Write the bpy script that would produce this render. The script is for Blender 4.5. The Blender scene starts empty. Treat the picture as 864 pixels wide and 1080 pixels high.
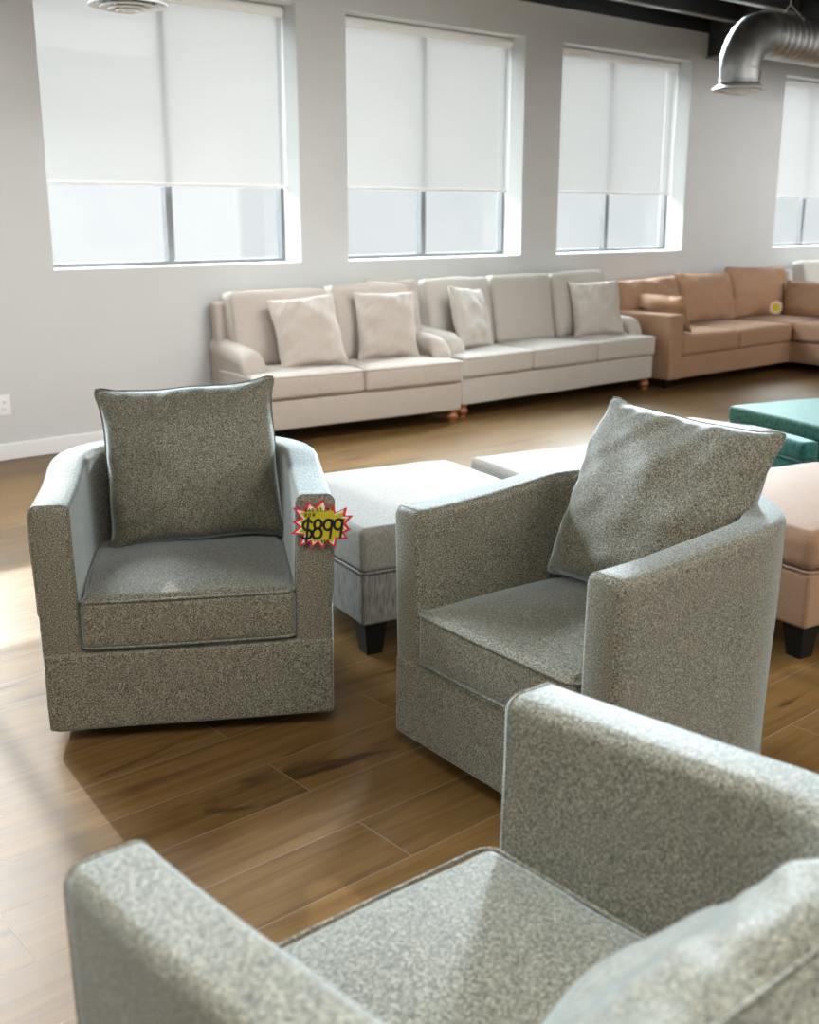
import bpy, bmesh, math, random
from mathutils import Vector, Matrix, noise
C = bpy.context.scene.collection
PI = math.pi
R = math.radians

# ---------------------------------------------------------------- materials
def new_mat(name):
    m = bpy.data.materials.new(name); m.use_nodes = True
    nt = m.node_tree; b = nt.nodes['Principled BSDF']
    return m, nt, b

def N(nt, t, **kw):
    n = nt.nodes.new(t)
    for k, v in kw.items():
        if k.startswith('i_'): n.inputs[k[2:].replace('_', ' ')].default_value = v
        else: setattr(n, k, v)
    return n

def mixc(nt, fac, a, b, blend='MIX'):
    n = nt.nodes.new('ShaderNodeMix'); n.data_type = 'RGBA'; n.blend_type = blend
    for sock, v in ((n.inputs[0], fac), (n.inputs[6], a), (n.inputs[7], b)):
        if hasattr(v, 'links'): nt.links.new(v, sock)
        else: sock.default_value = v if not isinstance(v, tuple) else (*v, 1)
    return n.outputs[2]

def coords(nt, scale=(1, 1, 1)):
    tc = N(nt, 'ShaderNodeTexCoord'); mp = N(nt, 'ShaderNodeMapping')
    mp.inputs['Scale'].default_value = scale
    nt.links.new(tc.outputs['Object'], mp.inputs['Vector'])
    return mp.outputs['Vector']

def ramp(nt, fac, stops):
    r = N(nt, 'ShaderNodeValToRGB'); cr = r.color_ramp
    while len(cr.elements) < len(stops): cr.elements.new(.5)
    for e, (p, c) in zip(cr.elements, stops): e.position = p; e.color = (*c, 1)
    nt.links.new(fac, r.inputs[0]); return r.outputs[0]

def bump(nt, b, h, dist, strength=1.0):
    n = N(nt, 'ShaderNodeBump'); n.inputs['Strength'].default_value = strength
    n.inputs['Distance'].default_value = dist
    nt.links.new(h, n.inputs['Height']); nt.links.new(n.outputs[0], b.inputs['Normal'])

def fabric(name, dark, mid, light, scale=220, stretch=(1, 1, .7), sheen=.4, sheen_r=.35, bumpd=.002, mott=0.0, lo=.36, hi=.64, sheen_tint=(1, 1, 1), weave=False, spec=.2, coat=0):
    m, nt, b = new_mat(name)
    v = coords(nt, stretch)
    n = N(nt, 'ShaderNodeTexNoise'); n.inputs['Scale'].default_value = scale; n.inputs['Detail'].default_value = 2.0; n.inputs['Roughness'].default_value = .6
    nt.links.new(v, n.inputs['Vector'])
    fac = n.outputs['Fac']
    if weave:       # a second set of threads crossing the first
        v2 = coords(nt, (.55, .55, 1.7))
        nb = N(nt, 'ShaderNodeTexNoise'); nb.inputs['Scale'].default_value = scale; nb.inputs['Detail'].default_value = 1.0
        nt.links.new(v2, nb.inputs['Vector'])
        mx = N(nt, 'ShaderNodeMix'); mx.inputs[0].default_value = .42
        nt.links.new(fac, mx.inputs[2]); nt.links.new(nb.outputs['Fac'], mx.inputs[3]); fac = mx.outputs[0]
    col = ramp(nt, fac, [(lo, dark), (.5, mid), (hi, light)])
    if mott:
        n2 = N(nt, 'ShaderNodeTexNoise'); n2.inputs['Scale'].default_value = scale * .12; n2.inputs['Detail'].default_value = 2
        nt.links.new(v, n2.inputs['Vector'])
        g = ramp(nt, n2.outputs['Fac'], [(.3, (1 - mott,) * 3), (.7, (1 + mott * .0,) * 3)])
        col = mixc(nt, 1.0, col, g, 'MULTIPLY')
    nt.links.new(col, b.inputs['Base Color'])
    b.inputs['Roughness'].default_value = .72
    b.inputs['Specular IOR Level'].default_value = spec
    b.inputs['Sheen Weight'].default_value = sheen
    b.inputs['Coat Weight'].default_value = coat; b.inputs['Coat Roughness'].default_value = .5
    b.inputs['Sheen Roughness'].default_value = sheen_r
    b.inputs['Sheen Tint'].default_value = (*sheen_tint, 1)
    bump(nt, b, n.outputs['Fac'], bumpd, .6)
    return m

def plain(name, col, rough=.6, metal=0, spec=.5, noise_amt=0, nscale=8):
    m, nt, b = new_mat(name)
    b.inputs['Roughness'].default_value = rough; b.inputs['Metallic'].default_value = metal
    b.inputs['Specular IOR Level'].default_value = spec
    n = N(nt, 'ShaderNodeTexNoise'); n.inputs['Scale'].default_value = nscale; n.inputs['Detail'].default_value = 3
    nt.links.new(coords(nt), n.inputs['Vector'])
    a = tuple(c * (1 - noise_amt) for c in col); d = tuple(min(1, c * (1 + noise_amt)) for c in col)
    nt.links.new(ramp(nt, n.outputs['Fac'], [(.3, a), (.7, d)]), b.inputs['Base Color'])
    return m

M = {}
M['tweed'] = fabric('grey_tweed', (.040, .038, .030), (.156, .147, .106), (.37, .35, .27), scale=330, stretch=(1.3, 1.3, .65), sheen=1.0, sheen_r=.34, spec=.42, bumpd=.0015, mott=.12, weave=True, lo=.41, hi=.60, sheen_tint=(.78, .93, 1), coat=.30)
M['cream'] = fabric('cream_linen', (.41, .36, .315), (.49, .435, .385), (.56, .50, .445), scale=300, sheen=.3, bumpd=.001)
M['cream2'] = fabric('pale_linen', (.45, .42, .38), (.54, .505, .46), (.62, .58, .53), scale=300, sheen=.3, bumpd=.001)
M['tan'] = fabric('tan_weave', (.34, .20, .12), (.40, .24, .148), (.45, .28, .18), scale=280, sheen=.25, bumpd=.001)
M['tan2'] = fabric('tan_smooth', (.30, .185, .115), (.33, .205, .13), (.37, .23, .145), scale=200, sheen=.3, bumpd=.0006)
M['ivory'] = fabric('ivory_linen', (.62, .60, .56), (.68, .66, .62), (.74, .72, .68), scale=250, sheen=.2, bumpd=.001)
M['otto_top'] = fabric('pale_grey_weave', (.25, .24, .225), (.30, .29, .27), (.36, .35, .325), scale=180, stretch=(1, 1, .4), sheen=.12, bumpd=.001)
M['otto_base'] = fabric('streaked_grey_weave', (.13, .137, .13), (.225, .22, .202), (.32, .312, .285), scale=60, stretch=(2.2, 2.2, .35), sheen=.2, bumpd=.001, lo=.3, hi=.7)
M['teal'] = fabric('teal_velvet', (.014, .075, .060), (.024, .108, .088), (.038, .145, .12), scale=90, sheen=.5, sheen_r=.25, bumpd=.003, sheen_tint=(.75, 1, .97))
M['teal2'] = fabric('dark_teal_velvet', (.018, .10, .092), (.025, .13, .12), (.035, .16, .145), scale=60, sheen=.6, bumpd=.001, sheen_tint=(.75, 1, .97))
M['black_wood'] = plain('black_wood', (.010, .009, .008), .5, spec=.15)
M['black'] = plain('black_plinth', (.008, .008, .008), .7)
M['bun'] = plain('turned_wood', (.33, .13, .055), .3, noise_amt=.3, nscale=30)
M['wall'] = plain('wall_paint', (.62, .63, .622), .85, spec=.2, noise_amt=.012, nscale=3)
M['trim'] = plain('white_trim', (.84, .84, .83), .5)
M['frame'] = plain('window_frame', (.16, .165, .17), .5)
M['plate'] = plain('outlet_plate', (.85, .85, .84), .35)
M['slot'] = plain('outlet_slot', (.25, .24, .23), .5)
M['dark'] = plain('dark_ceiling', (.020, .021, .020), .8)
M['steel'] = plain('dark_joist', (.028, .028, .026), .6)
M['lit_flange'] = plain('lit_joist_flange', (.21, .20, .175), .6)  # pale colour stands for window light on the dark steel's lower edges
M['metal'] = plain('galvanised', (.52, .53, .52), .42, metal=1, noise_amt=.12, nscale=14)
M['white_metal'] = plain('white_metal', (.84, .84, .83), .45)
M['red'] = plain('tag_red', (.62, .025, .05), .6)
M['tagwhite'] = plain('tag_white', (.78, .74, .70), .6)
M['yellow'] = plain('tag_yellow', (.50, .42, .010), .6)
M['ink'] = plain('tag_ink', (.012, .012, .012), .6)
M['pink'] = plain('tag_pink', (.80, .12, .22), .6)

def floor_mat():
    m, nt, b = new_mat('plank_floor')
    tc = N(nt, 'ShaderNodeTexCoord')
    mp = N(nt, 'ShaderNodeMapping'); mp.inputs['Location'].default_value = (0.62, -.1545, 0)
    nt.links.new(tc.outputs['Object'], mp.inputs['Vector'])
    br = N(nt, 'ShaderNodeTexBrick'); br.offset = .37; br.offset_frequency = 2; br.squash = 1
    br.inputs['Scale'].default_value = 1; br.inputs['Brick Width'].default_value = 1.35
    br.inputs['Row Height'].default_value = .2085; br.inputs['Mortar Size'].default_value = .0022
    br.inputs['Mortar Smooth'].default_value = .3; br.inputs['Bias'].default_value = 0
    br.inputs['Color1'].default_value = (.0, .0, .0, 1); br.inputs['Color2'].default_value = (1, 1, 1, 1); br.inputs['Mortar'].default_value = (.5, .5, .5, 1)
    nt.links.new(mp.outputs[0], br.inputs['Vector'])
    # shift the grain per plank
    add = N(nt, 'ShaderNodeVectorMath', operation='MULTIPLY_ADD')
    add.inputs[1].default_value = (7, 3, 11)
    nt.links.new(br.outputs['Color'], add.inputs[0]); nt.links.new(tc.outputs['Object'], add.inputs[2])
    g = N(nt, 'ShaderNodeMapping'); g.inputs['Scale'].default_value = (1.1, 14, 1); nt.links.new(add.outputs[0], g.inputs[0])
    n1 = N(nt, 'ShaderNodeTexNoise'); n1.inputs['Scale'].default_value = 1.7; n1.inputs['Detail'].default_value = 6; n1.inputs['Roughness'].default_value = .62; n1.inputs['Distortion'].default_value = .6
    nt.links.new(g.outputs[0], n1.inputs['Vector'])
    g2 = N(nt, 'ShaderNodeMapping'); g2.inputs['Scale'].default_value = (.9, 6, 1); nt.links.new(add.outputs[0], g2.inputs[0])
    n2 = N(nt, 'ShaderNodeTexNoise'); n2.inputs['Scale'].default_value = 1.3; n2.inputs['Detail'].default_value = 4; n2.inputs['Distortion'].default_value = 1.5
    nt.links.new(g2.outputs[0], n2.inputs['Vector'])
    grain = ramp(nt, n1.outputs['Fac'], [(.25, (.088, .047, .015)), (.5, (.150, .084, .027)), (.75, (.20, .118, .043))])
    tone = ramp(nt, br.outputs['Color'], [(0, (.80, .80, .80)), (1, (1.12, 1.1, 1.08))])
    col = mixc(nt, 1.0, grain, tone, 'MULTIPLY')
    knots = ramp(nt, n2.outputs['Fac'], [(.27, (.40, .38, .36)), (.36, (1, 1, 1))])
    col = mixc(nt, 1.0, col, knots, 'MULTIPLY')
    col = mixc(nt, br.outputs['Fac'], col, (.20, .15, .10))  # seams coloured lighter to stand for glare on the plank bevels
    nt.links.new(col, b.inputs['Base Color'])
    rr = N(nt, 'ShaderNodeMapRange'); rr.inputs['To Min'].default_value = .30; rr.inputs['To Max'].default_value = .46
    nt.links.new(n1.outputs['Fac'], rr.inputs['Value']); nt.links.new(rr.outputs[0], b.inputs['Roughness'])
    b.inputs['Specular IOR Level'].default_value = .22
    h = N(nt, 'ShaderNodeMath', operation='SUBTRACT'); 
    h0 = N(nt, 'ShaderNodeMath', operation='MULTIPLY'); h0.inputs[1].default_value = .25
    nt.links.new(n1.outputs['Fac'], h0.inputs[0]); nt.links.new(h0.outputs[0], h.inputs[0]); nt.links.new(br.outputs['Fac'], h.inputs[1])
    bump(nt, b, h.outputs[0], .0015, .5)
    return m
M['floor'] = floor_mat()

def shade_mat():
    m = bpy.data.materials.new('roller_shade_mesh'); m.use_nodes = True; nt = m.node_tree; nt.nodes.clear()
    out = N(nt, 'ShaderNodeOutputMaterial')
    tr = N(nt, 'ShaderNodeBsdfTransparent'); tr.inputs[0].default_value = (1, .985, .96, 1)
    tl = N(nt, 'ShaderNodeBsdfTranslucent'); tl.inputs[0].default_value = (.80, .82, .83, 1)
    df = N(nt, 'ShaderNodeBsdfDiffuse'); df.inputs[0].default_value = (.66, .68, .69, 1)
    a = N(nt, 'ShaderNodeMixShader'); a.inputs[0].default_value = .963
    nt.links.new(tl.outputs[0], a.inputs[1]); nt.links.new(df.outputs[0], a.inputs[2])
    c = N(nt, 'ShaderNodeMixShader'); c.inputs[0].default_value = SHADE_OPEN
    nt.links.new(a.outputs[0], c.inputs[1]); nt.links.new(tr.outputs[0], c.inputs[2])
    nt.links.new(c.outputs[0], out.inputs[0]); return m
SHADE_OPEN = .34
M['shade'] = shade_mat()

def glass_mat():
    m = bpy.data.materials.new('window_glass'); m.use_nodes = True; nt = m.node_tree; nt.nodes.clear()
    out = N(nt, 'ShaderNodeOutputMaterial')
    tr = N(nt, 'ShaderNodeBsdfTransparent'); tr.inputs[0].default_value = (.96, .98, .98, 1)
    gl = N(nt, 'ShaderNodeBsdfGlossy'); gl.inputs['Roughness'].default_value = .02
    c = N(nt, 'ShaderNodeMixShader'); c.inputs[0].default_value = .06
    nt.links.new(tr.outputs[0], c.inputs[1]); nt.links.new(gl.outputs[0], c.inputs[2])
    nt.links.new(c.outputs[0], out.inputs[0]); return m
M['glass'] = glass_mat()

# ---------------------------------------------------------------- object helpers
def obj(name, bm, mat, parent=None, loc=None, rot=None, smooth=True):
    me = bpy.data.meshes.new(name)
    bmesh.ops.recalc_face_normals(bm, faces=bm.faces[:])
    bm.to_mesh(me); bm.free()
    if smooth:
        for p in me.polygons: p.use_smooth = True
        try: me.set_sharp_from_angle(angle=R(40))
        except Exception: pass
    me.materials.append(M[mat] if isinstance(mat, str) else mat)
    o = bpy.data.objects.new(name, me); C.objects.link(o)
    if parent: o.parent = parent
    if loc: o.location = loc
    if rot: o.rotation_euler = rot
    return o

def tag(o, label, cat, group=None):
    o['label'] = label; o['category'] = cat
    if group: o['group'] = group
    return o

def thing(name, label, cat, loc=(0, 0, 0), rz=0, group=None):
    o = bpy.data.objects.new(name, None); C.objects.link(o)
    o.empty_display_size = .1
    o.location = loc; o.rotation_euler = (0, 0, rz)
    return tag(o, label, cat, group)

def struct(name, bm, mat, parent=None, smooth=False):
    o = obj(name, bm, mat, parent, smooth=smooth)
    if not parent: o['kind'] = 'structure'
    return o

def copy_tree(root, label, loc, rz, group=None):
    r = root.copy(); C.objects.link(r); r.location = loc; r.rotation_euler = (0, 0, rz); r['label'] = label
    if group: r['group'] = group
    for ch in list(root.children):
        c = ch.copy(); C.objects.link(c); c.parent = r
        for g in list(ch.children):
            d = g.copy(); C.objects.link(d); d.parent = c
    return r

def BM(): return bmesh.new()

def box(bm, x0, x1, y0, y1, z0, z1):
    v = [bm.verts.new(p) for p in ((x0, y0, z0), (x1, y0, z0), (x1, y1, z0), (x0, y1, z0), (x0, y0, z1), (x1, y0, z1), (x1, y1, z1), (x0, y1, z1))]
    for f in ((0, 3, 2, 1), (4, 5, 6, 7), (0, 1, 5, 4), (1, 2, 6, 5), (2, 3, 7, 6), (3, 0, 4, 7)): bm.faces.new([v[i] for i in f])
    return bm

def axis_params(h, r, n):
    k = 4
    a = [-h + r * (1 - math.tan((1 - i / k) * PI / 4)) for i in range(k)]
    mid = [(-h + r) + (2 * h - 2 * r) * i / n for i in range(n + 1)]
    return a + mid + [-t for t in reversed(a)]

def rbox(bm, size, center=(0, 0, 0), r=.02, n=4, deform=None):
    """rounded box; deform(p, q) gets the point and its -1..1 position and may return a new point"""
    hx, hy, hz = (s / 2 for s in size); r = min(r, hx * .95, hy * .95, hz * .95)
    n = (n, n, n) if isinstance(n, int) else n
    ax = [axis_params(h, r, k) for h, k in zip((hx, hy, hz), n)]
    H = (hx, hy, hz); cache = {}
    def vert(p):
        key = tuple(round(c, 6) for c in p)
        if key in cache: return cache[key]
        q = Vector([max(-H[i] + r, min(H[i] - r, p[i])) for i in range(3)])
        d = Vector(p) - q
        w = q + d.normalized() * r if d.length > 1e-9 else q
        u = (w.x / hx, w.y / hy, w.z / hz)
        if deform: w = deform(w, u)
        v = bm.verts.new((w.x + center[0], w.y + center[1], w.z + center[2])); cache[key] = v
        return v
    for i in range(3):
        j, k = (i + 1) % 3, (i + 2) % 3
        for s in (-1, 1):
            for a in range(len(ax[j]) - 1):
                for b in range(len(ax[k]) - 1):
                    qs = []
                    for da, db in ((0, 0), (1, 0), (1, 1), (0, 1)):
                        p = [0, 0, 0]; p[i] = s * H[i]; p[j] = ax[j][a + da]; p[k] = ax[k][b + db]
                        qs.append(vert(p))
                    if s < 0: qs.reverse()
                    if len(set(qs)) >= 3:
                        try: bm.faces.new(list(dict.fromkeys(qs)))
                        except ValueError: pass
    return bm

def puff(crown=.02, front=.0, side=.0, bottom=0, amp=.004, seed=0, sc=6.0):
    def f(w, u):
        a = max(0, 1 - u[0] ** 2); b = max(0, 1 - u[1] ** 2); c = max(0, 1 - u[2] ** 2)
        z = crown * (a * b) ** .7 * (1 if u[2] > 0 else 0) * abs(u[2])
        if u[2] < 0: z -= bottom * (a * b) ** .7 * abs(u[2])
        y = front * (a * c) ** .7 * (u[1])
        x = side * (b * c) ** .7 * (u[0])
        d = noise.noise_vector(w * sc + Vector((seed * 7.3, seed * 3.1, seed))) * amp
        return w + Vector((x, y, z)) + d
    return f

def tube(bm, pts, r, n=8, closed=False):
    pts = [Vector(p) for p in pts]; rings = []; L = len(pts)
    for i, p in enumerate(pts):
        a = pts[(i - 1) % L] if (closed or i > 0) else p
        b = pts[(i + 1) % L] if (closed or i < L - 1) else p
        t = (b - a).normalized()
        ref = Vector((0, 0, 1)) if abs(t.z) < .9 else Vector((1, 0, 0))
        s = t.cross(ref).normalized(); q = s.cross(t)
        rr = r[i] if isinstance(r, (list, tuple)) else r
        rings.append([bm.verts.new(p + (s * math.cos(2 * PI * k / n) + q * math.sin(2 * PI * k / n)) * rr) for k in range(n)])
    for i in range(L if closed else L - 1):
        A, B = rings[i], rings[(i + 1) % L]
        for k in range(n): bm.faces.new((A[k], A[(k + 1) % n], B[(k + 1) % n], B[k]))
    if not closed:
        bm.faces.new(rings[0]); bm.faces.new(list(reversed(rings[-1])))
    return bm

def lathe(bm, prof, center=(0, 0, 0), n=24):
    rings = []
    for r, z in prof:
        rings.append([bm.verts.new((center[0] + r * math.cos(2 * PI * k / n), center[1] + r * math.sin(2 * PI * k / n), center[2] + z)) for k in range(n)])
    for A, B in zip(rings, rings[1:]):
        for k in range(n): bm.faces.new((A[k], A[(k + 1) % n], B[(k + 1) % n], B[k]))
    bm.faces.new(rings[0]); bm.faces.new(list(reversed(rings[-1])))
    return bm

def loft(bm, rings, cap=True):
    vr = [[bm.verts.new(p) for p in ring] for ring in rings]
    n = len(vr[0])
    for A, B in zip(vr, vr[1:]):
        for k in range(n): bm.faces.new((A[k], A[(k + 1) % n], B[(k + 1) % n], B[k]))
    if cap:
        bm.faces.new(vr[0]); bm.faces.new(list(reversed(vr[-1])))
    return bm

def pillow_bm(w, h, t, seed=0, n=36, pinch=.07, ear=.02, wr=.006, sag=0.0):
    """knife-edge pillow standing on its lower edge; x across, z up, y through"""
    bm = BM(); rnd = random.Random(seed); ph = [rnd.uniform(0, 6) for _ in range(8)]
    g = {}
    for s in (-1, 1):
        for i in range(n + 1):
            for j in range(n + 1):
                u = -1 + 2 * i / n; v = -1 + 2 * j / n
                edge = (i in (0, n)) or (j in (0, n))
                if edge and s == 1: g[s, i, j] = g[-1, i, j]; continue
                rho = .15; a_, b_ = (abs(u) - 1 + rho) / rho, (abs(v) - 1 + rho) / rho
                if a_ > 0 and b_ > 0:      # blunt, rounded corners
                    a_, b_ = a_ * math.sqrt(1 - b_ * b_ / 2), b_ * math.sqrt(1 - a_ * a_ / 2)
                    uo, vo = math.copysign(1 - rho + rho * a_, u), math.copysign(1 - rho + rho * b_, v)
                else: uo, vo = u, v
                # outline: sides drawn in between the corners
                x = w / 2 * uo * (1 - pinch * (1 - v * v) * abs(u)) ; z = h / 2 * vo * (1 - pinch * (1 - u * u) * abs(v))
                cu = max(0, abs(u) - .8) / .2 * max(0, abs(v) - .8) / .2
                x += math.copysign(ear * cu, u); z += math.copysign(ear * cu, v)
                prof = (max(0, 1 - u ** 2) ** .40) * (max(0, 1 - v ** 2) ** .40)
                y = s * t / 2 * prof
                y *= 1 - sag * v
                # creases fanning from corners
                em = (1 - (1 - u * u) * (1 - v * v))
                y += s * wr * em * prof * math.sin(9 * u * v + 14 * (u - v) + ph[0] + s) 
                nv = noise.noise_vector(Vector((u * 2.2 + seed * 3.7, v * 2.2, s * 2.0 + seed)))
                k = min(1, prof * 1.5)
                x += nv.x * .012 * (.4 + k); z += nv.z * .012 * (.4 + k); y += nv.y * .02 * k
                g[s, i, j] = bm.verts.new((x, y, z + h / 2))
    for s in (-1, 1):
        for i in range(n):
            for j in range(n):
                q = [g[s, i, j], g[s, i + 1, j], g[s, i + 1, j + 1], g[s, i, j + 1]]
                if s == 1: q.reverse()
                bm.faces.new(q)
    seam = [g[-1, i, 0].co.copy() for i in range(n)] + [g[-1, n, j].co.copy() for j in range(n)] + [g[-1, i, n].co.copy() for i in range(n, 0, -1)] + [g[-1, 0, j].co.copy() for j in range(n, 0, -1)]
    return bm, seam

def pillow(name, mat, w, h, t, loc, rot, parent=None, seed=0, label=None, group=None, cat='pillow', **kw):
    bm, seam = pillow_bm(w, h, t, seed, **kw)
    o = obj(name, bm, mat, parent, loc, rot)
    if label: tag(o, label, cat, group)
    p = obj('piping', tube(BM(), seam, .0028, 6, True), mat, o)
    return o

def rrect(hx, hy, r, n=5):
    pts = []
    for cx, cy, a0 in ((hx - r, hy - r, 0), (-hx + r, hy - r, PI / 2), (-hx + r, -hy + r, PI), (hx - r, -hy + r, 1.5 * PI)):
        for k in range(n + 1):
            a = a0 + PI / 2 * k / n
            pts.append((cx + r * math.cos(a), cy + r * math.sin(a)))
    return pts

def densify(pts, m=6):
    out = []
    for i in range(len(pts)):
        a, b = pts[i], pts[(i + 1) % len(pts)]
        L = math.dist(a, b); k = max(1, int(L / .06))
        for j in range(k): out.append(tuple(a[c] + (b[c] - a[c]) * j / k for c in range(len(a))))
    return out

# ---------------------------------------------------------------- room shell
WY = 6.96; WT = .30; SILL = 1.172; HEAD = 2.95; SHADE_Z = 1.70
XL, XR, YF, WTOP = -3.2, 16.0, -6.0, 3.22
WINS = [(-1.70, .20), (.66, 2.56), (3.03, 4.95), (5.39, 7.29), (7.755, 9.62), (11.28, 13.15)]
bm = BM(); box(bm, XL, XR, YF, WY + WT, -.1, 0); struct('floor', bm, 'floor')

bm = BM(); xs = [XL] + [v for w in WINS for v in w] + [XR]
# window wall: one skin with openings, reveals closed
def wall_with_holes(bm, xs, y0, y1, z0, z1, zs, zh):
    for i in range(0, len(xs), 2): box(bm, xs[i], xs[i + 1], y0, y1, z0, z1)
    for i in range(1, len(xs) - 1, 2):
        box(bm, xs[i], xs[i + 1], y0, y1, z0, zs); box(bm, xs[i], xs[i + 1], y0, y1, zh, z1)
wall_with_holes(bm, xs, WY, WY + WT, 0, WTOP, SILL, HEAD)
bmesh.ops.remove_doubles(bm, verts=bm.verts[:], dist=1e-5)
struct('wall_back', bm, 'wall')
bm = BM(); box(bm, XL - .2, XL, YF, WY + WT, 0, 4.2); struct('wall_left', bm, 'wall')
bm = BM(); box(bm, XR, XR + .2, YF, WY + WT, 0, 4.2); struct('wall_right', bm, 'wall')
bm = BM(); wall_with_holes(bm, [XL, -1.5, 4.0, 5.5, 11.0, XR], YF - .2, YF, 0, 4.2, .3, 3.1) if False else None
bm2 = BM(); wall_with_holes(bm2, [XL, -2.0, 5.0, 6.0, 13.0, XR], YF - .2, YF, 0, 4.2, .15, 3.1); bm.free(); struct('wall_front', bm2, 'wall')
bm = BM(); box(bm, XL, XR, YF, WY + WT, 3.78, 3.95)
struct('ceiling', bm, 'dark')
bm = BM(); box(bm, XL, XR, WY + .04, WY + WT, WTOP, 3.8); struct('trim_1', bm, 'dark')      # dark header above the painted wall
bm = BM(); rbox(bm, (XR - XL, .016, .105), ((XR + XL) / 2, WY - .008, .0525), .004, 2); struct('baseboard_back', bm, 'trim', smooth=True)

# windows
FY = WY + .21
def window(i, x0, x1):
    e = bpy.data.objects.new('window_%d' % i, None); C.objects.link(e); e['kind'] = 'structure'
    e.location = ((x0 + x1) / 2, FY, SILL); hw = (x1 - x0) / 2; H = HEAD - SILL
    bm = BM(); t = .028
    box(bm, -hw, -hw + t, 0, .06, 0, H); box(bm, hw - t, hw, 0, .06, 0, H)
    box(bm, -hw + t, hw - t, 0, .06, 0, t); box(bm, -hw + t, hw - t, 0, .06, H - t, H)
    obj('window_frame', bm, 'frame', e, smooth=False)
    bm = BM(); box(bm, -.025, .025, .0, .06, t, H - t); obj('mullion', bm, 'frame', e, smooth=False)
    for s in (-1, 1):
        bm = BM(); a, b = (-hw + t, -.025) if s < 0 else (.025, hw - t)
        v = [bm.verts.new(p) for p in ((a, .03, t), (b, .03, t), (b, .03, H - t), (a, .03, H - t))]; bm.faces.new(v)
        obj('pane', bm, 'glass', e, smooth=False)
    return e
def shade(x0, x1, label):
    y = FY - .05
    t = thing('roller_shade', label, 'roller shade', ((x0 + x1) / 2, y, SHADE_Z), 0, 'roller shades in the windows')
    hw = (x1 - x0) / 2 - .012; top = HEAD - .043
    bm = BM(); v = [bm.verts.new(p) for p in ((-hw, 0, .012), (hw, 0, .012), (hw, 0, top - SHADE_Z), (-hw, 0, top - SHADE_Z))]; bm.faces.new(v)
    obj('shade_fabric', bm, 'shade', t, smooth=False)
    bm = BM(); rbox(bm, (2 * hw, .012, .022), (0, 0, .011), .005, 1); obj('hem_bar', bm, 'white_metal', t)
    bm = BM(); tube(bm, [(-hw - .005, .02, top - SHADE_Z), (hw + .005, .02, top - SHADE_Z)], .042, 20); obj('roller_tube', bm, 'white_metal', t)
    bm = BM(); tube(bm, [(hw + .004, .0, top - SHADE_Z - .02), (hw + .004, .0, SILL - SHADE_Z + .05)], .003, 6); obj('pull_chain', bm, 'white_metal', t)
    return t
labs = ['white roller shade in the second window beyond the left edge of view',
        'white roller shade in the first window beyond the left edge of view',
        'white roller shade in the widest, leftmost window, behind the round ceiling vent',
        'white roller shade in the window above the two-seat cream sofa',
        'white roller shade in the window just left of the metal duct elbow',
        'white roller shade in the rightmost window, under the metal duct']
order = [6, 5, 1, 2, 3, 4]
for k, (a, b) in enumerate(WINS):
    window(order[k], a, b); shade(a, b, labs[k])

# ceiling structure
def joist(y, x0, x1, label):
    t = thing('ceiling_joist', label, 'joist', ((x0 + x1) / 2, y, 3.27), 0, 'dark joists under the ceiling')
    L = (x1 - x0) / 2
    bm = BM(); box(bm, -L, L, -.008, .008, .012, .51); obj('web', bm, 'steel', t, smooth=False)
    bm = BM(); box(bm, -L, L, -.035, .035, 0, .012); obj('lower_flange', bm, 'lit_flange', t, smooth=False)
    return t
for k in range(9):
    joist(6.62 - .62 * k, XL + .02, 9.83, 'dark ceiling joist with a lower edge coloured pale as if lit, running along above the windows')
bm = BM(); box(bm, -.21, .21, 0, 12.9, 0, .03); box(bm, -.21, .21, 0, 12.9, .03, .62)
gb = thing('ceiling_beam', 'deep black cross beam ending on the wall right of the third window', 'beam', (10.05, YF + .03, 2.985))
bm.free()
bm = BM(); box(bm, -.21, .21, 0, 12.92, .02, .79); obj('web', bm, 'dark', gb, smooth=False)
bm = BM(); box(bm, -.23, .23, 0, 12.92, 0, .02); obj('lower_flange', bm, 'lit_flange', gb, smooth=False)
for x in (5.9, 7.4, 8.9):
    bm = BM(); box(bm, x - .02, x + .02, 4.2, 6.95, 3.45, 3.50)
    tag(obj('ceiling_bridging', bm, 'lit_flange', smooth=False), 'thin cross brace between the dark ceiling joists', 'brace', 'braces between the ceiling joists')

# ducts
def ring(c, d, up, r, n=28):
    d = Vector(d).normalized(); s = d.cross(Vector(up)).normalized(); q = s.cross(d)
    return [Vector(c) + (s * math.cos(2 * PI * k / n) + q * math.sin(2 * PI * k / n)) * r for k in range(n)]
def diffuser(parent):
    bm = BM()
    for (r0, r1, z0, z1) in ((.205, .165, .0, .02), (.15, .118, -.012, .008), (.105, .078, -.022, -.004), (.066, .042, -.03, -.014)):
        n = 40; A = []
        for r, z in ((r0, z0), (r0, z0 + .008), (r1, z1 + .012), (r1, z1)):
            A.append([bm.verts.new((r * math.cos(2 * PI * k / n), r * math.sin(2 * PI * k / n), z)) for k in range(n)])
        for i in range(4):
            P, Q = A[i], A[(i + 1) % 4]
            for k in range(n): bm.faces.new((P[k], P[(k + 1) % n], Q[(k + 1) % n], Q[k]))
    lathe(bm, [(.001, -.036), (.028, -.03), (.03, -.018), (.001, -.016)], n=24)
    for k in range(4):
        a = k * PI / 2 + .4
        tube(bm, [(.03 * math.cos(a), .03 * math.sin(a), -.02), (.17 * math.cos(a), .17 * math.sin(a), .012)], .004, 6)
    return obj('vent_diffuser', bm, 'white_metal', parent)
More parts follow.
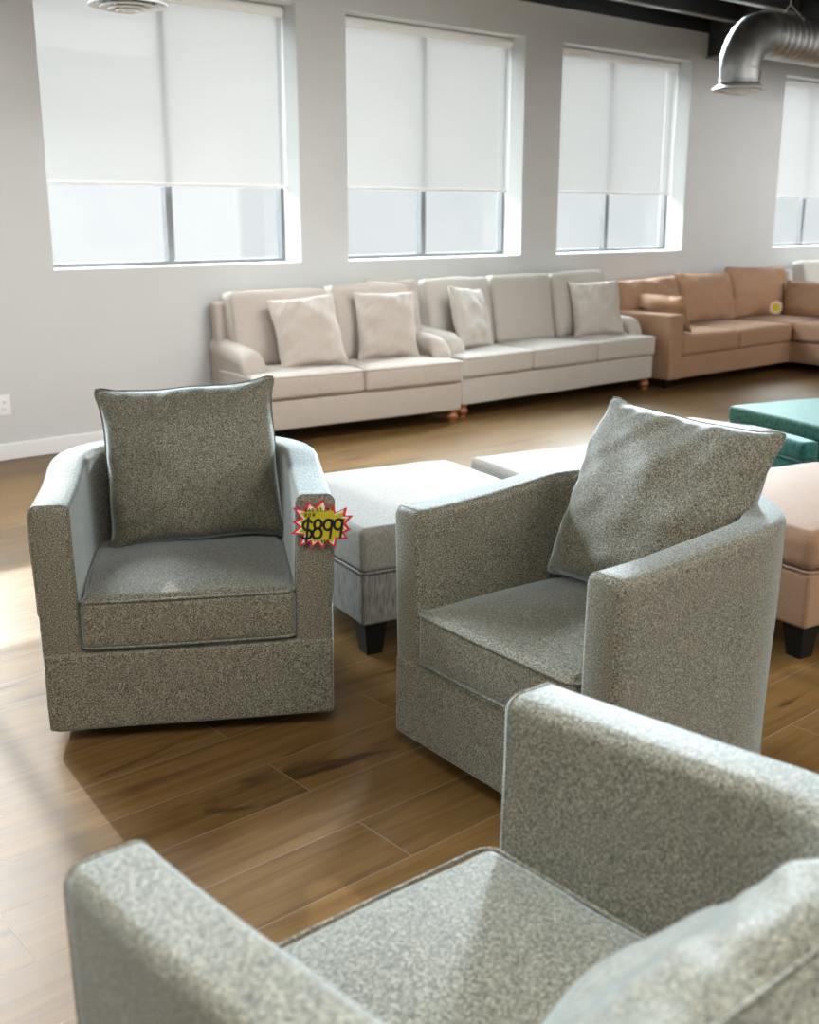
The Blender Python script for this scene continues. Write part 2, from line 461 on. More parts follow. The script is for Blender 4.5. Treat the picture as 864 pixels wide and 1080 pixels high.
def pipe(bm, p0, p1, r, pitch=.085):
    p0, p1 = Vector(p0), Vector(p1); d = p1 - p0; L = d.length; rs = []
    k = int(L / pitch)
    for i in range(k):
        for f, dr in ((0, .005), (.06, .005), (.10, 0), (.94, 0)):
            rs.append(ring(p0 + d * ((i + f) / k), d, (0, 0, 1) if abs(d.z) < .5 * L else (0, 1, 0), r + dr))
    rs.append(ring(p1, d, (0, 0, 1) if abs(d.z) < .5 * L else (0, 1, 0), r))
    return loft(bm, rs)
dx, dy, dz = 7.87, 5.25, 2.435
t = thing('air_duct', 'shiny round metal duct bending down in an elbow, beside the rightmost window', 'duct', (dx, dy, dz))
diffuser(t)
bm = BM(); loft(bm, [ring((0, 0, z), (0, 0, 1), (0, 1, 0), r) for z, r in ((.01, .168), (.03, .158), (.035, .154), (.06, .154), (.063, .159), (.07, .159), (.073, .154), (.145, .154), (.148, .160), (.158, .160), (.16, .156))]); obj('collar', bm, 'metal', t)
bm = BM(); ER = .265; rs = []
for k in range(17):
    a = PI / 2 * k / 16
    rs.append(ring((ER - ER * math.cos(a), 0, .16 + ER * math.sin(a)), (math.sin(a), 0, math.cos(a)), (0, 1, 0), .158))
loft(bm, rs); obj('elbow', bm, 'metal', t)
bm = BM(); pipe(bm, (ER, 0, .16 + ER), (ER + 5.5, 0, .16 + ER), .168); obj('straight_pipe', bm, 'metal', t)
bm = BM(); z0 = .16 + ER
tube(bm, [(.62 + .0, .13, z0 + .12), (.62, .0, z0 + .25), (.62, -.13, z0 + .12)], .004, 6); tube(bm, [(.62, 0, z0 + .25), (.62, 0, 1.32)], .004, 6)
obj('hanger_wire', bm, 'white_metal', t)
t = thing('ceiling_vent', 'round white ceiling vent with concentric rings above the leftmost window', 'vent', (3.03, 5.765, 2.565))
diffuser(t)
bm = BM(); loft(bm, [ring((0, 0, z), (0, 0, 1), (0, 1, 0), r) for z, r in ((.01, .168), (.03, .158), (.035, .154), (.16, .154))]); obj('collar', bm, 'metal', t)
bm = BM(); pipe(bm, (0, 0, .16), (0, 0, 1.19), .156); obj('straight_pipe', bm, 'metal', t)

# wall outlet
t = thing('wall_outlet', 'white duplex wall outlet low on the bare wall at left', 'outlet', (2.63, WY, .35))
bm = BM(); rbox(bm, (.082, .008, .128), (0, -.004, 0), .003, 1); obj('cover_plate', bm, 'plate', t)
for z in (-.022, .022):
    bm = BM(); lathe(bm, [(.016, 0), (.016, .003), (.014, .004)], n=20)
    for v in bm.verts: v.co = Vector((v.co.x, -.008 - v.co.z, v.co.y + z))
    f = obj('socket', bm, 'plate', t)
    bm = BM()
    for x in (-.006, .006): box(bm, x - .0015, x + .0015, -.0125, -.0118, z - .002, z + .008)
    box(bm, -.002, .002, -.0125, -.0118, z - .010, z - .006)
    obj('slots', bm, 'slot', f, smooth=False)

# ---------------------------------------------------------------- swivel armchairs
CW, CD, HA, HB, TH, Z0 = .831, .80, .722, .765, .112, .045
def chair_path():
    """plan of the arm/back centre line: list of (x, y, nx, ny, s 0..1)"""
    Rc = .26; hx = CW / 2 - TH / 2; yb = CD - TH / 2
    pts = []
    def line(a, b, n, nrm):
        for k in range(n): pts.append((a[0] + (b[0] - a[0]) * k / n, a[1] + (b[1] - a[1]) * k / n, *nrm))
    line((-hx, 0), (-hx, yb - Rc), 12, (-1, 0))
    for k in range(10):
        a = PI - PI / 2 * k / 10
        pts.append((-hx + Rc + Rc * math.cos(a), yb - Rc + Rc * math.sin(a), math.cos(a), math.sin(a)))
    line((-hx + Rc, yb), (hx - Rc, yb), 8, (0, 1))
    for k in range(10):
        a = PI / 2 - PI / 2 * k / 10
        pts.append((hx - Rc + Rc * math.cos(a), yb - Rc + Rc * math.sin(a), math.cos(a), math.sin(a)))
    line((hx, yb - Rc), (hx, 0), 12, (1, 0)); pts.append((hx, 0, 1, 0))
    return pts
def arm_section(th, zt, r, inset):
    a = th / 2 - inset; zt = zt - inset; z0 = Z0 + .0
    out = []
    zs = [z0 + .012, z0 + .1, .28, .4, .5, .6, zt - r]
    for z in zs: out.append((a, z))
    for k in range(1, 6):
        t = PI / 2 * k / 6; out.append((a - r + r * math.cos(t), zt - r + r * math.sin(t)))
    for k in range(0, 6):
        t = PI / 2 + PI / 2 * k / 6; out.append((-a + r + r * math.cos(t), zt - r + r * math.sin(t)))
    for z in reversed(zs): out.append((-a, z))
    out.append((-a + .01, z0)); out.append((a - .01, z0))
    return out
def make_chair(label, loc, rz, seed=0, pil=None):
    t = thing('swivel_armchair', label, 'armchair', loc, rz, 'grey swivel armchairs')
    P = chair_path(); L = len(P); rings = []
    def add(x, y, nx, ny, zt, inset):
        sec = []
        for n, z in arm_section(TH, zt, .026, inset):
            fl = .012 * max(0, min(1, (z - .1) / .6))
            nv = noise.noise(Vector((x * 4 + seed, y * 4, z * 4))) * .005
            sec.append(Vector((x + nx * (n + fl + nv), y + ny * (n + fl + nv), z + (nv if z > .6 else 0))))
        rings.append(sec)
    for i, (x, y, nx, ny) in enumerate(P):
        # height: arms climb gently to the back
        f = max(0, min(1, (y - .0) / (CD - .1))); f = f * f * (3 - 2 * f)
        zt = HA + (HB - HA) * f
        if i == 0:
            add(x, y, nx, ny, zt, .014); add(x, y + .004, nx, ny, zt, .005); add(x, y + .014, nx, ny, zt, 0)
        elif i == L - 1:
            add(x, y + .014, nx, ny, zt, 0); add(x, y + .004, nx, ny, zt, .005); add(x, y, nx, ny, zt, .014)
        else: add(x, y, nx, ny, zt, 0)
    bm = BM(); loft(bm, rings)
    obj('arms_and_back', bm, 'tweed', t)
    # welt seam round each arm front
    for s in (-1, 1):
        sec = [p for p in rings[2 if s < 0 else -3] if p.z > .285]
        bm = BM(); tube(bm, [p + Vector((0, .001, 0)) for p in sec], .0020, 6); obj('arm_seam', bm, 'tweed', t)
    bm = BM(); rbox(bm, (CW + .001, .13, .24), (0, .058, Z0 + .12), .012, 6, puff(0, .004, 0, 0, .003, seed)); obj('front_rail', bm, 'tweed', t)
    bm = BM(); rbox(bm, (CW - 2 * TH + .03, CD - .2, .05), (0, CD / 2, .262), .01, 2); obj('seat_deck', bm, 'black', t)
    w, d, h = CW - 2 * TH + .004, CD - TH - .05, .158
    bm = BM(); cy = d / 2 - .012
    pf = puff(.03, .006, .0, 0, .005, seed + 3, 5)
    rbox(bm, (w, d, h), (0, cy, .29 + h / 2), .026, 8, pf)
    sc = obj('seat_cushion', bm, 'tweed', t)
    for zz in (.29 + h - .008, .29 + .012):
        pts = []
        for x, y in densify(rrect(w / 2 + .0005, d / 2 + .0005, .03, 5)):
            u = (x / (w / 2), y / (d / 2), 0)
            pts.append((x, y + cy - (.004 if y < -d / 2 + .05 else 0) * (1 - u[0] ** 2), zz))
        bm = BM(); tube(bm, pts, .0036, 6, True); obj('cushion_piping', bm, 'tweed', sc)
    pw, ph, pt, px, py, pz, lean, yaw, roll = pil
    pillow('back_pillow', 'tweed', pw, ph, pt, (px, py, pz), (-lean, roll, yaw), t, seed, pinch=.05, ear=.014, sag=.12)
    bm = BM(); rbox(bm, (CW - .18, CD - .2, .03), (0, CD / 2 + .0, .033), .008, 2); 
    lathe(bm, [(.2, 0), (.2, .02)], (0, CD / 2, 0)); obj('swivel_base', bm, 'black', t)
    return t
A_POS, A_ROT = (1.518, 2.735, 0), R(-30.6)
B_POS, B_ROT = (1.906, 1.887, 0), R(-94.3)
C_POS, C_ROT = (.919, 1.213, 0), R(179.4)
make_chair('grey tweed swivel armchair with the yellow price tag on its arm', A_POS, A_ROT, 1, (.575, .525, .27, .035, .505, .455, R(14), R(2), R(-2.5)))
make_chair('grey tweed swivel armchair in the middle, its back pillow half in sunlight', B_POS, B_ROT, 2, (.60, .55, .26, -.005, .48, .465, R(25), R(0), R(2)))
near = make_chair('grey tweed swivel armchair nearest the viewer, cut off by the bottom edge', C_POS, C_ROT, 3, (.60, .43, .19, 0, .475, .46, R(38), R(0), R(0)))

near.scale = (1.045, 1.02, 1.005)

# ---------------------------------------------------------------- price tags
def burst(n, ro, ri, seed, sx=1.0, sy=.86):
    rnd = random.Random(seed); pts = []
    for k in range(n):
        a = 2 * PI * k / n + .12
        o = ro * rnd.uniform(.9, 1.06)
        pts.append((sx * o * math.cos(a), sy * o * math.sin(a)))
        b = a + PI / n; pts.append((sx * ri * math.cos(b), sy * ri * math.sin(b)))
    return pts
def flat(pts, y0, y1):
    bm = BM(); A = [bm.verts.new((x, y0, z)) for x, z in pts]; B = [bm.verts.new((x, y1, z)) for x, z in pts]; n = len(pts)
    a = bm.verts.new((0, y0, 0)); b = bm.verts.new((0, y1, 0))
    for k in range(n):
        q = (k + 1) % n
        bm.faces.new((A[k], A[q], a)); bm.faces.new((B[q], B[k], b)); bm.faces.new((A[k], B[k], B[q], A[q]))
    return bm
def arc(cx, cy, rx, ry, a0, a1, n=12):
    return [(cx + rx * math.cos(R(a0 + (a1 - a0) * k / n)), cy + ry * math.sin(R(a0 + (a1 - a0) * k / n))) for k in range(n + 1)]
GL = {'W': [[(0, 1), (.2, 0), (.42, .7), (.62, 0), (.85, 1)]], 'A': [[(0, 0), (.35, 1), (.7, 0)], [(.13, .35), (.57, .35)]],
      'S': [arc(.33, .74, .28, .25, 40, 270, 8) + arc(.33, .25, .30, .25, 90, -150, 8)],
      '$': [arc(.33, .72, .30, .26, 30, 270, 10) + arc(.33, .23, .32, .25, 90, -150, 10), [(.36, 1.12), (.33, -.16)]],
      '1': [[(.1, .8), (.25, 1), (.25, 0)]], ',': [[(.12, .1), (.05, -.2)]], '2': [arc(.3, .72, .28, .27, 160, -30, 8) + [(.02, 0), (.62, 0)]],
      '9': [arc(.30, .70, .27, .28, 20, 380, 14), [(.57, .95), (.50, 0)]], '8': [arc(.32, .75, .24, .24, -80, 280, 14), arc(.32, .25, .30, .27, 100, 460, 14)],
      'N': [[(0, 0), (.05, 1), (.55, 0), (.6, 1)]], 'O': [arc(.32, .45, .30, .45, 90, 450, 14)], 'E': [[(.5, 1), (.02, 1), (.02, 0), (.5, 0)], [(.02, .52), (.42, .52)]],
      'T': [[(0, 1), (.62, 1)], [(.31, 1), (.31, 0)]], ' ': []}
def strokes(bm, text, x, z, h, adv, wd, y, slant=.1):
    for ch in text:
        for st in GL[ch]:
            pts = [Vector((x + (px + slant * pz) * h * .8, 0, z + pz * h)) for px, pz in st]
            for p, q in zip(pts, pts[1:]):
                d = (q - p)
                if d.length < 1e-9: continue
                d.normalize(); nrm = Vector((-d.z, 0, d.x)) * wd / 2; e = d * wd * .32
                cs = [p - e + nrm, q + e + nrm, q + e - nrm, p - e - nrm]
                f = [bm.verts.new((v.x, y, v.z)) for v in cs]; b2 = [bm.verts.new((v.x, y - .0006, v.z)) for v in cs]
                bm.faces.new(b2)
                for k in range(4): bm.faces.new((f[k], f[(k + 1) % 4], b2[(k + 1) % 4], b2[k]))
        x += adv if ch not in '1, ' else adv * .62
# measured outline of the big tag, in metres about its centre (x right, z up)
OUT = [(-52, 50), (-66, 33), (-76, 27), (-58, 20)]
def px2(pts): 
    return [((x - 432) / 864 * 80 / 376, -(y - 378) / 864 * 80 / 376) for x, y in pts]
red = px2([(268, 84), (350, 158), (455, 58), (490, 190), (578, 140), (592, 236), (730, 172), (708, 272), (800, 276), (712, 375), (768, 450), (690, 488), (735, 562), (602, 558), (585, 668), (490, 590), (425, 672), (378, 592), (300, 658), (284, 580), (152, 632), (200, 490), (64, 470), (165, 395), (80, 328), (185, 290), (92, 155), (232, 188)])
def inset(pts, k): return [(x * k, z * k) for x, z in pts]
def frame_loc(pos, rz, x, y, z):
    c, s = math.cos(rz), math.sin(rz)
    return (pos[0] + c * x - s * y, pos[1] + s * x + c * y, z)
tg = thing('price_tag', 'yellow and red starburst price tag reading $899 on an armchair arm', 'price tag', frame_loc(A_POS, A_ROT, .388, -.022, .640), A_ROT + R(-2))
obj('red_border', flat(red, 0, .0012), 'red', tg, smooth=False)
obj('white_band', flat(inset(red, .86), -.0008, 0), 'tagwhite', tg, smooth=False)
yel = px2([(275, 190), (385, 175), (420, 140), (455, 215), (560, 190), (580, 260), (680, 235), (670, 300), (725, 310), (660, 380), (705, 440), (640, 470), (660, 530), (575, 535), (550, 600), (480, 560), (425, 590), (385, 565), (330, 585), (300, 535), (215, 550), (255, 480), (160, 450), (225, 390), (180, 330), (240, 290), (180, 225)])
obj('yellow_field', flat(yel, -.0016, -.0008), 'yellow', tg, smooth=False)
s80 = 80 / 376 / 864
bm = BM()
strokes(bm, '$899', (-245) * s80, (378 - 535) * s80, 225 * s80, 122 * s80, 30 * s80, -.0017, .12)
strokes(bm, 'WAS $1,299', (-195) * s80, (378 - 212) * s80, 38 * s80, 38 * s80, 7 * s80, -.0017, .1)
strokes(bm, 'NOW', (-200) * s80, (378 - 268) * s80, 40 * s80, 45 * s80, 8 * s80, -.0017, .1)
strokes(bm, 'SET', (-15) * s80, (378 - 602) * s80, 36 * s80, 36 * s80, 10 * s80, -.0017, .1)
obj('price_lettering', bm, 'ink', tg, smooth=False)

# ---------------------------------------------------------------- sofas
def foot_bm(h=.1):
    return lathe(BM(), [(.030, 0), (.033, .004), (.033, .014), (.024, .018), (.024, .022), (.040, .032), (.047, .046), (.047, .056), (.040, .070), (.026, .078), (.026, .082), (.038, .085), (.040, .1), (.040, .112)], n=22)

def roll_arm(bm, x_out, sgn, y0, y1, z_front, z_rear, w=.165):
    """English arm: narrow panel with a soft roll on top that drops to the front; sgn=+1 means inside is +x"""
    rings = []
    ys = [(y0 - .012, .80), (y0 - .009, .90), (y0 - .004, .96), (y0 + .006, 1)] + [(y0 + .006 + .11 * k / 6, 1) for k in range(1, 7)] + [(y0 + .116 + (y1 - y0 - .116) * k / 9, 1) for k in range(1, 10)]
    for y, sc in ys:
        f = max(0, min(1, (y - y0) / (y1 - y0)))
        zt = z_front + (z_rear - z_front) * (f ** 1.6)
        q = max(0, min(1, (y0 + .10 - y) / .10)); zt -= .085 * (1 - math.sqrt(1 - q * q))
        r = .084; cx, cz = w / 2, zt - r
        sec = [(w * .06, .12), (w * .10, .3)]
        sec += [(cx + r * 1.02 * math.cos(a), cz + r * math.sin(a)) for a in [PI * 1.18 - (PI * 1.36) * k / 16 for k in range(17)]]
        sec += [(w * .92, .3), (w * .94, .12)]
        mx, mz = w / 2, (zt + .12) / 2
        ring = []
        for px, pz in sec:
            px = mx + (px - mx) * sc; pz = zt - r + (pz - zt + r) * (sc if pz > zt - 2 * r else 1)
            ring.append(Vector((x_out + sgn * px, y, pz)))
        rings.append(ring)
    loft(bm, rings); return bm

def make_sofa(label, loc, rz, w, dep, ns, nb, mat, seed=0, zf=.635, zr=.69, bz=.1):
    t = thing('sofa', label, 'sofa', loc, rz)
    bm = BM(); rbox(bm, (w, dep - .02, .205), (w / 2, dep / 2 - .01, bz + .1025), .014, 6, puff(0, .003, 0, 0, .003, seed)); obj('base', bm, mat, t)
    def lean(wv, u): return Vector((wv.x, wv.y + .06 * (u[2] * .5 + .5), wv.z))
    bm = BM(); rbox(bm, (w - .04, .11, .62), (w / 2, dep - .135, .62), .03, 6, lean); obj('back_frame', bm, mat, t)
    for s, xo in ((1, 0), (-1, w)):
        a = obj('arm', roll_arm(BM(), xo, s, .14, dep - .05, zf, zr), mat, t)
    cw = (w + .01) / ns
    for k in range(ns):
        bm = BM(); cx = -.005 + cw * (k + .5); d = dep - .16; h = .165
        rbox(bm, (cw - .006, d, h), (cx, d / 2 - .022, bz + .207 + h / 2), .032, 7, puff(.028, .008, .0, 0, .004, seed + k))
        c = obj('seat_cushion', bm, mat, t)
        pts = [(x + cx, y + d / 2 - .022, bz + .207 + h - .012) for x, y in densify(rrect(cw / 2 - .002, d / 2 + .002, .034))]
        obj('cushion_piping', tube(BM(), pts, .0045, 6, True), mat, c)
    return t
def back_cushion(t, mat, cx, cy, z, w, h, th, lean, seed, yaw=0, roll=0, name='back_cushion'):
    bm = BM()
    def df(wv, u):
        a = max(0, 1 - u[0] ** 2); c = max(0, 1 - u[2] ** 2); b = max(0, 1 - u[1] ** 2)
        k = (a * c) ** .6
        nv = noise.noise_vector(Vector((wv.x * 4 + seed * 5.1, wv.y * 3, wv.z * 4 + seed))) * .014
        return Vector((wv.x * (1 - .03 * (1 - a)), wv.y + u[1] * .055 * k, wv.z + .012 * a * u[2])) + nv
    rbox(bm, (w, th, h), (0, 0, h / 2), .05, 9, df)
    o = obj(name, bm, mat, t, (cx, cy, z), (-lean, roll, yaw))
    pts = []
    for x, zz in densify(rrect(w / 2 - .006, h / 2 - .006, .04)):
        p = df(Vector((x, -th / 2 + .012, zz)), (x / (w / 2), -1, zz / (h / 2))); pts.append((p.x, p.y, p.z + h / 2))
    obj('cushion_piping', tube(BM(), pts, .0045, 6, True), mat, o)
    return o
def feet(t, w, dep, ins=.052):
    for x in (ins, w - ins):
        for y in (ins, dep - ins - .03):
            o = obj('foot', foot_bm(), 'bun', t, (x, y, 0)); 

# two-seat cream sofa
S1 = R(-6.6); s1 = (4.02, 6.225, 0)
t = make_sofa('cream two-seat rolled-arm sofa at the left end of the row below the windows', s1, S1, 1.71, .73, 2, 2, 'cream', 5)
feet(t, 1.71, .73)
back_cushion(t, 'cream', .47, .50, .465, .80, .53, .17, R(10), 11)
back_cushion(t, 'cream', 1.24, .50, .465, .72, .55, .17, R(10), 12)
# three-seat cream sofa
s2 = (5.84, 6.155, 0)
t = make_sofa('pale cream three-seat rolled-arm sofa in the middle of the row, right of the two-seater', s2, 0, 2.35, .78, 3, 3, 'cream2', 8)
feet(t, 2.35, .78)
for k in range(3):
    back_cushion(t, 'cream2', .44 + .735 * k, .52, .465, .73, .56, .17, R(10), 20 + k)
G = 'cream throw pillows on the cream sofas'
def throw(label, loc, w, h, th, lean, yaw, roll, seed, mat):
    return pillow('throw_pillow', mat, w, h, th, loc, (-lean, roll, yaw), None, seed, label=label, group=G, pinch=.06, ear=.012)
throw('cream throw pillow at the left arm of the two-seat cream sofa', (4.60, 6.33, .49), .50, .50, .17, R(20), R(-12), R(-4), 31, 'cream')
throw('cream throw pillow at the right arm of the two-seat cream sofa', (5.27, 6.33, .49), .48, .49, .17, R(14), R(-16), R(1), 32, 'cream')
throw('cream pillow standing behind the right-hand throw pillow of the two-seat cream sofa', (5.50, 6.50, .49), .48, .57, .10, R(12), R(-7), R(1), 35, 'cream')
throw('cream throw pillow at the left arm of the three-seat cream sofa', (6.22, 6.38, .49), .48, .49, .17, R(18), R(14), R(6), 33, 'cream2')
throw('cream throw pillow at the right arm of the three-seat cream sofa', (7.73, 6.40, .49), .48, .48, .17, R(16), R(-22), R(-2), 34, 'cream2')

# tan sectional
def leg_bm(s0, s1, h):
    return loft(BM(), [[(x * s, y * s, z) for x, y in ((-1, -1), (1, -1), (1, 1), (-1, 1))] for s, z in ((s0, 0), (s1, h))])
t = thing('sectional_sofa', 'tan L-shaped sectional sofa filling the corner at the right', 'sofa', (8.25, 6.03, 0))
D3 = .88; RX = 1.98; RX1 = 3.02; RY = -1.6
bm = BM(); rbox(bm, (RX - .1, D3, .2), ((RX + .1) / 2 + .05, D3 / 2, .185), .012, 5, puff(0, .003, 0, 0, .002, 1)); obj('base', bm, 'tan', t)
bm = BM(); rbox(bm, (RX1 - RX, D3 - RY, .2), ((RX + RX1) / 2, (D3 + RY) / 2, .185), .012, 6, puff(0, .003, 0, 0, .002, 2)); obj('base', bm, 'tan', t)
def armf(w, u): return Vector((w.x - .022 * max(0, u[2]) ** 1.5 * (1 if u[0] < 0 else .4), w.y, w.z + .05 * (u[1] * .5 + .5) * max(0, u[2]) * 0 ))
bm = BM(); rbox(bm, (.19, D3, .58), (.095, D3 / 2 - .012, .37), .022, 5, armf); obj('arm', bm, 'tan', t)
bm = BM(); rbox(bm, (RX1 - .06, .12, .44), (RX1 / 2 + .03, D3 - .06, .50), .03, 4); obj('back_frame', bm, 'tan', t)
bm = BM(); rbox(bm, (.14, D3 - RY, .42), (RX1 - .07, (D3 + RY) / 2, .48), .03, 4); obj('back_frame', bm, 'tan', t)
xs3 = [.19, 1.07, RX + .01]
for k in range(2):
    bm = BM(); w = xs3[k + 1] - xs3[k] - .006; d = D3 - .12; rbox(bm, (w, d, .18), ((xs3[k] + xs3[k + 1]) / 2, d / 2 - .015, .375), .035, 7, puff(.03, .01, 0, 0, .004, 40 + k)); obj('seat_cushion', bm, 'tan', t)
bm = BM(); rbox(bm, (RX1 - RX - .16, D3 - .12, .18), ((RX + RX1 - .16) / 2, (D3 - .12) / 2 - .01, .385), .035, 7, puff(.02, .005, .005, 0, .004, 43)); obj('seat_cushion', bm, 'tan', t)
bm = BM(); rbox(bm, (RX1 - RX - .14, -RY - .03, .18), ((RX + RX1 - .16) / 2, RY / 2 - .005, .385), .035, 7, puff(.02, .005, .008, 0, .004, 44)); obj('seat_cushion', bm, 'tan', t)
for k, (cx, w, h) in enumerate(((.52, .98, .48), (1.42, .92, .50), (2.36, .96, .53))):
    o = pillow('back_cushion', 'tan', w, h, .26, (cx, .60, .47), (-R(13), R((-1, 1, 1)[k]), R((2, 0, -6)[k])), t, 50 + k, pinch=.04, ear=.006)
for k, y in enumerate((.10, -.76)):
    pillow('back_cushion', 'tan', .84, .38, .22, (2.61, y, .475), (-R(12), 0, R(-92)), t, 55 + k, pinch=.04, ear=.006)
for x, y in ((.08, .08), (RX + .1, RY + .1), (RX1 - .1, RY + .1), (.08, D3 - .08)):
    obj('leg', leg_bm(.025, .034, .09), 'black_wood', t, (x, y, 0))
pillow('lumbar_pillow', 'tan', .72, .34, .17, (8.62, 6.40, .49), (-R(22), 0, R(84)), None, 60, label='tan lumbar pillow leaning on the left arm of the tan sectional sofa', cat='pillow', pinch=.04, ear=.006)
# small tag on the sectional
tg = thing('price_tag', 'small yellow starburst price tag lying on the tan sectional seat', 'price tag', (10.50, 6.38, .592), R(-38))
b1 = burst(12, .078, .050, 3, 1, 1)
obj('pink_edge', flat([(x * 1.06 - .006, z * 1.06 + .006) for x, z in b1], 0, .001), 'pink', tg, smooth=False)
obj('white_band', flat(b1, -.001, 0), 'tagwhite', tg, smooth=False)
obj('yellow_field', flat(inset(b1, .80), -.002, -.001), 'yellow', tg, smooth=False)
# ivory sofa beyond
t = make_sofa('ivory sofa beyond the tan sectional at the far right', (11.36, 6.14, 0), 0, 2.2, .78, 3, 3, 'ivory', 70)
feet(t, 2.2, .78)
for k in range(3):
    back_cushion(t, 'ivory', .42 + .69 * k, .52, .465, .68, .56, .17, R(10), 75 + k)

# ---------------------------------------------------------------- ottomans
def ottoman(label, loc, rz, w, d, hb, hm, ht, mtop, mbase, crown=.02, leg=.12, seed=0, r=.02, legs=True, rt=None):
    t = thing('ottoman', label, 'ottoman', loc, rz)
    bm = BM(); rbox(bm, (w, d, hm - hb), (w / 2, d / 2, (hb + hm) / 2), r, 4, puff(0, .003, .003, 0, .002, seed)); obj('base', bm, mbase, t)
    bm = BM(); rbox(bm, (w + .006, d + .006, ht - hm), (w / 2, d / 2, (ht + hm) / 2 + .001), rt or r * 1.6, 8, puff(crown, .004, .004, 0, .003, seed + 1)); c = obj('top_cushion', bm, mtop, t)
    pts = [(x + w / 2, y + d / 2, hm + .004) for x, y in densify(rrect(w / 2 + .004, d / 2 + .004, r * 1.3))]
    obj('seam_piping', tube(BM(), pts, .004, 6, True), mbase, t)
    if legs:
        for x in (.06, w - .06):
            for y in (.06, d - .06): obj('leg', leg_bm(min(.03, w * .2), min(.045, w * .3), hb + .005), 'black_wood', t, (x, y, 0))
    return t
ottoman('pale grey square ottoman between the tagged armchair and the middle armchair', (2.265, 2.872, 0), R(-12), .84, .86, .12, .31, .47, 'otto_top', 'otto_base', .02, seed=1, r=.014)
ottoman('pale grey square ottoman behind the middle armchair, its near side hidden', (3.206, 2.835, 0), R(-15), .74, .70, .12, .31, .465, 'otto_top', 'otto_base', .02, seed=2, r=.014)
ottoman('pale grey ottoman behind the pillow of the middle armchair', (4.18, 2.93, 0), R(2), .78, .50, .12, .31, .475, 'otto_top', 'otto_base', .02, seed=3, r=.014)
ottoman('tan ottoman with black tapered legs at the right edge, behind the middle armchair', (3.39, 1.85, 0), R(-9), 1.0, .80, .12, .325, .46, 'tan2', 'tan2', .045, seed=4, r=.018, rt=.045)
ottoman('large teal velvet ottoman at the right edge in front of the tan sectional', (5.30, 2.82, 0), R(-18), 1.1, .85, .06, .36, .45, 'teal', 'teal', .012, seed=5, r=.02, rt=.02)
ottoman('low narrow dark teal velvet ottoman along the near side of the large teal ottoman', (5.10, 2.88, 0), R(-18), .10, .52, .06, .30, .40, 'teal2', 'teal2', .006, seed=6, r=.014)

# ---------------------------------------------------------------- light
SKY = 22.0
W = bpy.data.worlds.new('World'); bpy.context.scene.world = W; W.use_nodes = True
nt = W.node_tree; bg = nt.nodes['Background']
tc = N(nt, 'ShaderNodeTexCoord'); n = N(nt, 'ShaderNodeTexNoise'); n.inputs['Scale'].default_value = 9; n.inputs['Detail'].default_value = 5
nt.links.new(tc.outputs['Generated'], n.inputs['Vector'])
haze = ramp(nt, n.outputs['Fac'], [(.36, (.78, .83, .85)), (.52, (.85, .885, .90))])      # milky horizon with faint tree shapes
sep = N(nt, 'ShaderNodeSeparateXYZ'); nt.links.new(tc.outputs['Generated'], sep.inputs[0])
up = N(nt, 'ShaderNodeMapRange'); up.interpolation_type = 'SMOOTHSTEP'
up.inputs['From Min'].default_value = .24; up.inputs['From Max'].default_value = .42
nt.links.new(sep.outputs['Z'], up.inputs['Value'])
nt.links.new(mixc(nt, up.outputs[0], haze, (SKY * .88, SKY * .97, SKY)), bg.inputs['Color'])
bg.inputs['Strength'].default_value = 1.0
sun = bpy.data.lights.new('sun', 'SUN'); sun.energy = 10; sun.angle = R(.8); sun.color = (1, .94, .86)
so = bpy.data.objects.new('sun', sun); C.objects.link(so)
so.rotation_euler = Vector((-.13, -1, -.513)).to_track_quat('-Z', 'Y').to_euler()
def area(name, loc, rot, sx, sy, power, col=(1, 1, 1)):
    l = bpy.data.lights.new(name, 'AREA'); l.shape = 'RECTANGLE'; l.size = sx; l.size_y = sy; l.energy = power; l.color = col
    o = bpy.data.objects.new(name, l); C.objects.link(o); o.location = loc; o.rotation_euler = rot; return o
area('front_fill', (1.5, YF + .05, 1.65), (R(90), 0, 0), 6.8, 2.9, 55, (1, .96, .90))  # pair of unseen fill lamps added behind the camera to lift shaded fronts
area('front_fill', (9.5, YF + .05, 1.65), (R(90), 0, 0), 6.8, 2.9, 150, (1, .95, .88))
for x, p in ((-.5, 21), (2.5, 23), (5.0, 26), (9.3, 7), (11.4, 15), (13.2, 12)):
    l = area('wall_fill', (x, 3.9, 3.2 if x < 8 else 2.5), (R(47 if x < 8 else 74), 0, 0), 1.6, .5, p, (.985, .99, 1)); l.data.spread = R(100)  # unseen lamps added to brighten the window wall and the sofas
for x in (0.5, 5, 9.5):
    area('overhead_fill', (x, .6, 3.2), (0, 0, 0), 1.2, 1.2, 58, (1, .93, .84))  # unseen warm lamps added overhead to raise the room's general fill
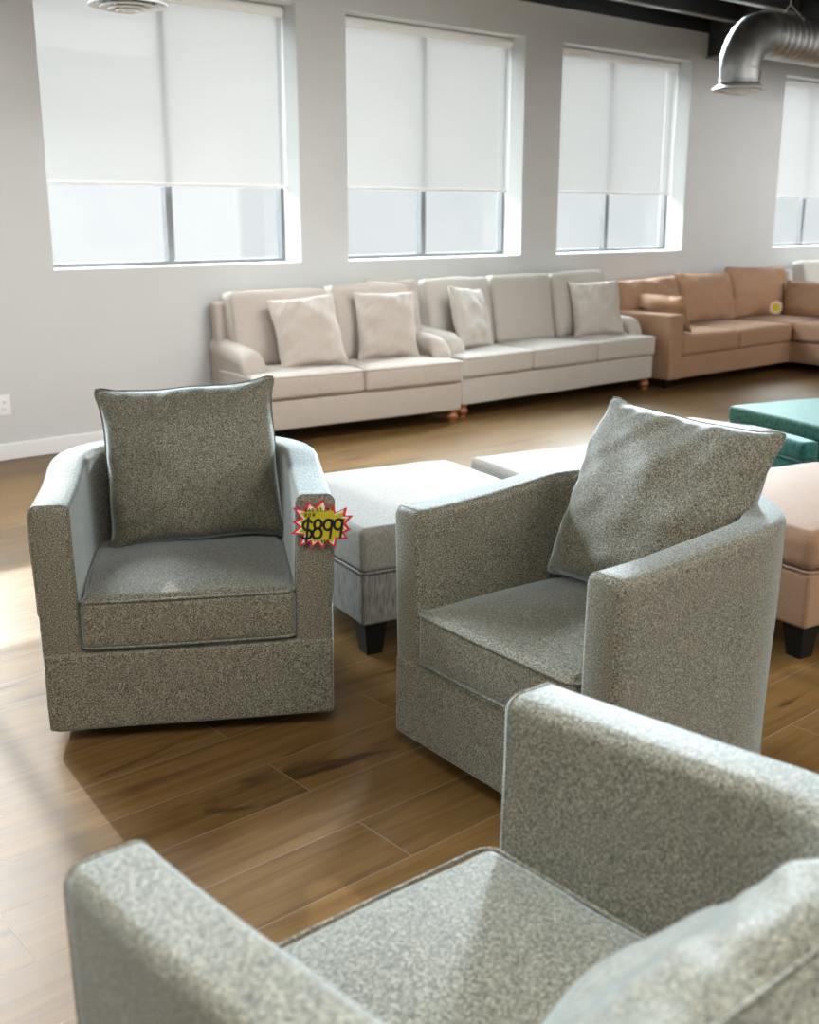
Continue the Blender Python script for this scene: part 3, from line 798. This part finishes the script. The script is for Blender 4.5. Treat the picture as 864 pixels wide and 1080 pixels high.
for x, p, yaw in ((1.2, 24, 0), (2.2, 21, 0), (8.3, 95, -56), (9.1, 95, -58)):
    l = area('back_fill', (x, 6.45, 3.15), (R(-64), 0, R(yaw)), 1.0, .5, p, (.80, .92, 1)); l.data.spread = R(64)  # unseen cool lamps added high by the window wall to backlight chair tops
for a, b in ((.66, 2.56),):    # added fill lamp inside the nearer window beyond the left edge
    area('window_fill', ((a + b) / 2, FY - .12, (SILL + HEAD) / 2), (R(-90), 0, 0), b - a - .1, HEAD - SILL - .1, 50, (.90, .97, 1))

l = area('overhead_fill', (.85, .5, 3.25), (0, 0, 0), 1.2, .8, 5, (.76, .92, 1)); l.data.spread = R(62)  # unseen cool fill added over the nearest chair's seat
l = area('overhead_fill', (-2.2, 1.2, 3.2), (R(35), 0, R(-80)), 1.4, .8, 34, (1, .96, .9)); l.data.spread = R(130)  # unseen fill added from the left for the shaded chair fronts
l = area('overhead_fill', (3.4, -2.2, 3.2), (R(45), 0, 0), 1.6, .6, 28, (1, .95, .88)); l.data.spread = R(120)  # unseen fill added behind the camera for the middle chair's near side

# ---------------------------------------------------------------- camera
cam = bpy.data.cameras.new('camera'); co = bpy.data.objects.new('camera', cam); C.objects.link(co)
cam.sensor_fit = 'VERTICAL'; cam.sensor_height = 36; cam.sensor_width = 28.8
cam.lens = 1180 / 1080 * 36
ty, tt = R(40.8), R(14.8)
F = Vector((math.sin(ty) * math.cos(tt), math.cos(ty) * math.cos(tt), -math.sin(tt)))
co.location = (0, 0, 1.5); co.rotation_euler = F.to_track_quat('-Z', 'Y').to_euler()
cam.clip_start = .02
cam.dof.use_dof = True; cam.dof.focus_distance = 3.25; cam.dof.aperture_fstop = 3.6
sc = bpy.context.scene; sc.camera = co
sc.view_settings.view_transform = 'Standard'; sc.view_settings.look = 'None'
sc.view_settings.exposure = 0; sc.view_settings.gamma = 1; sc.view_settings.use_curve_mapping = False
sc.cycles.use_denoising = True
sc.cycles.max_bounces = 8; sc.cycles.transparent_max_bounces = 12
sc.cycles.caustics_reflective = False; sc.cycles.caustics_refractive = False
sc.cycles.sample_clamp_indirect = 6
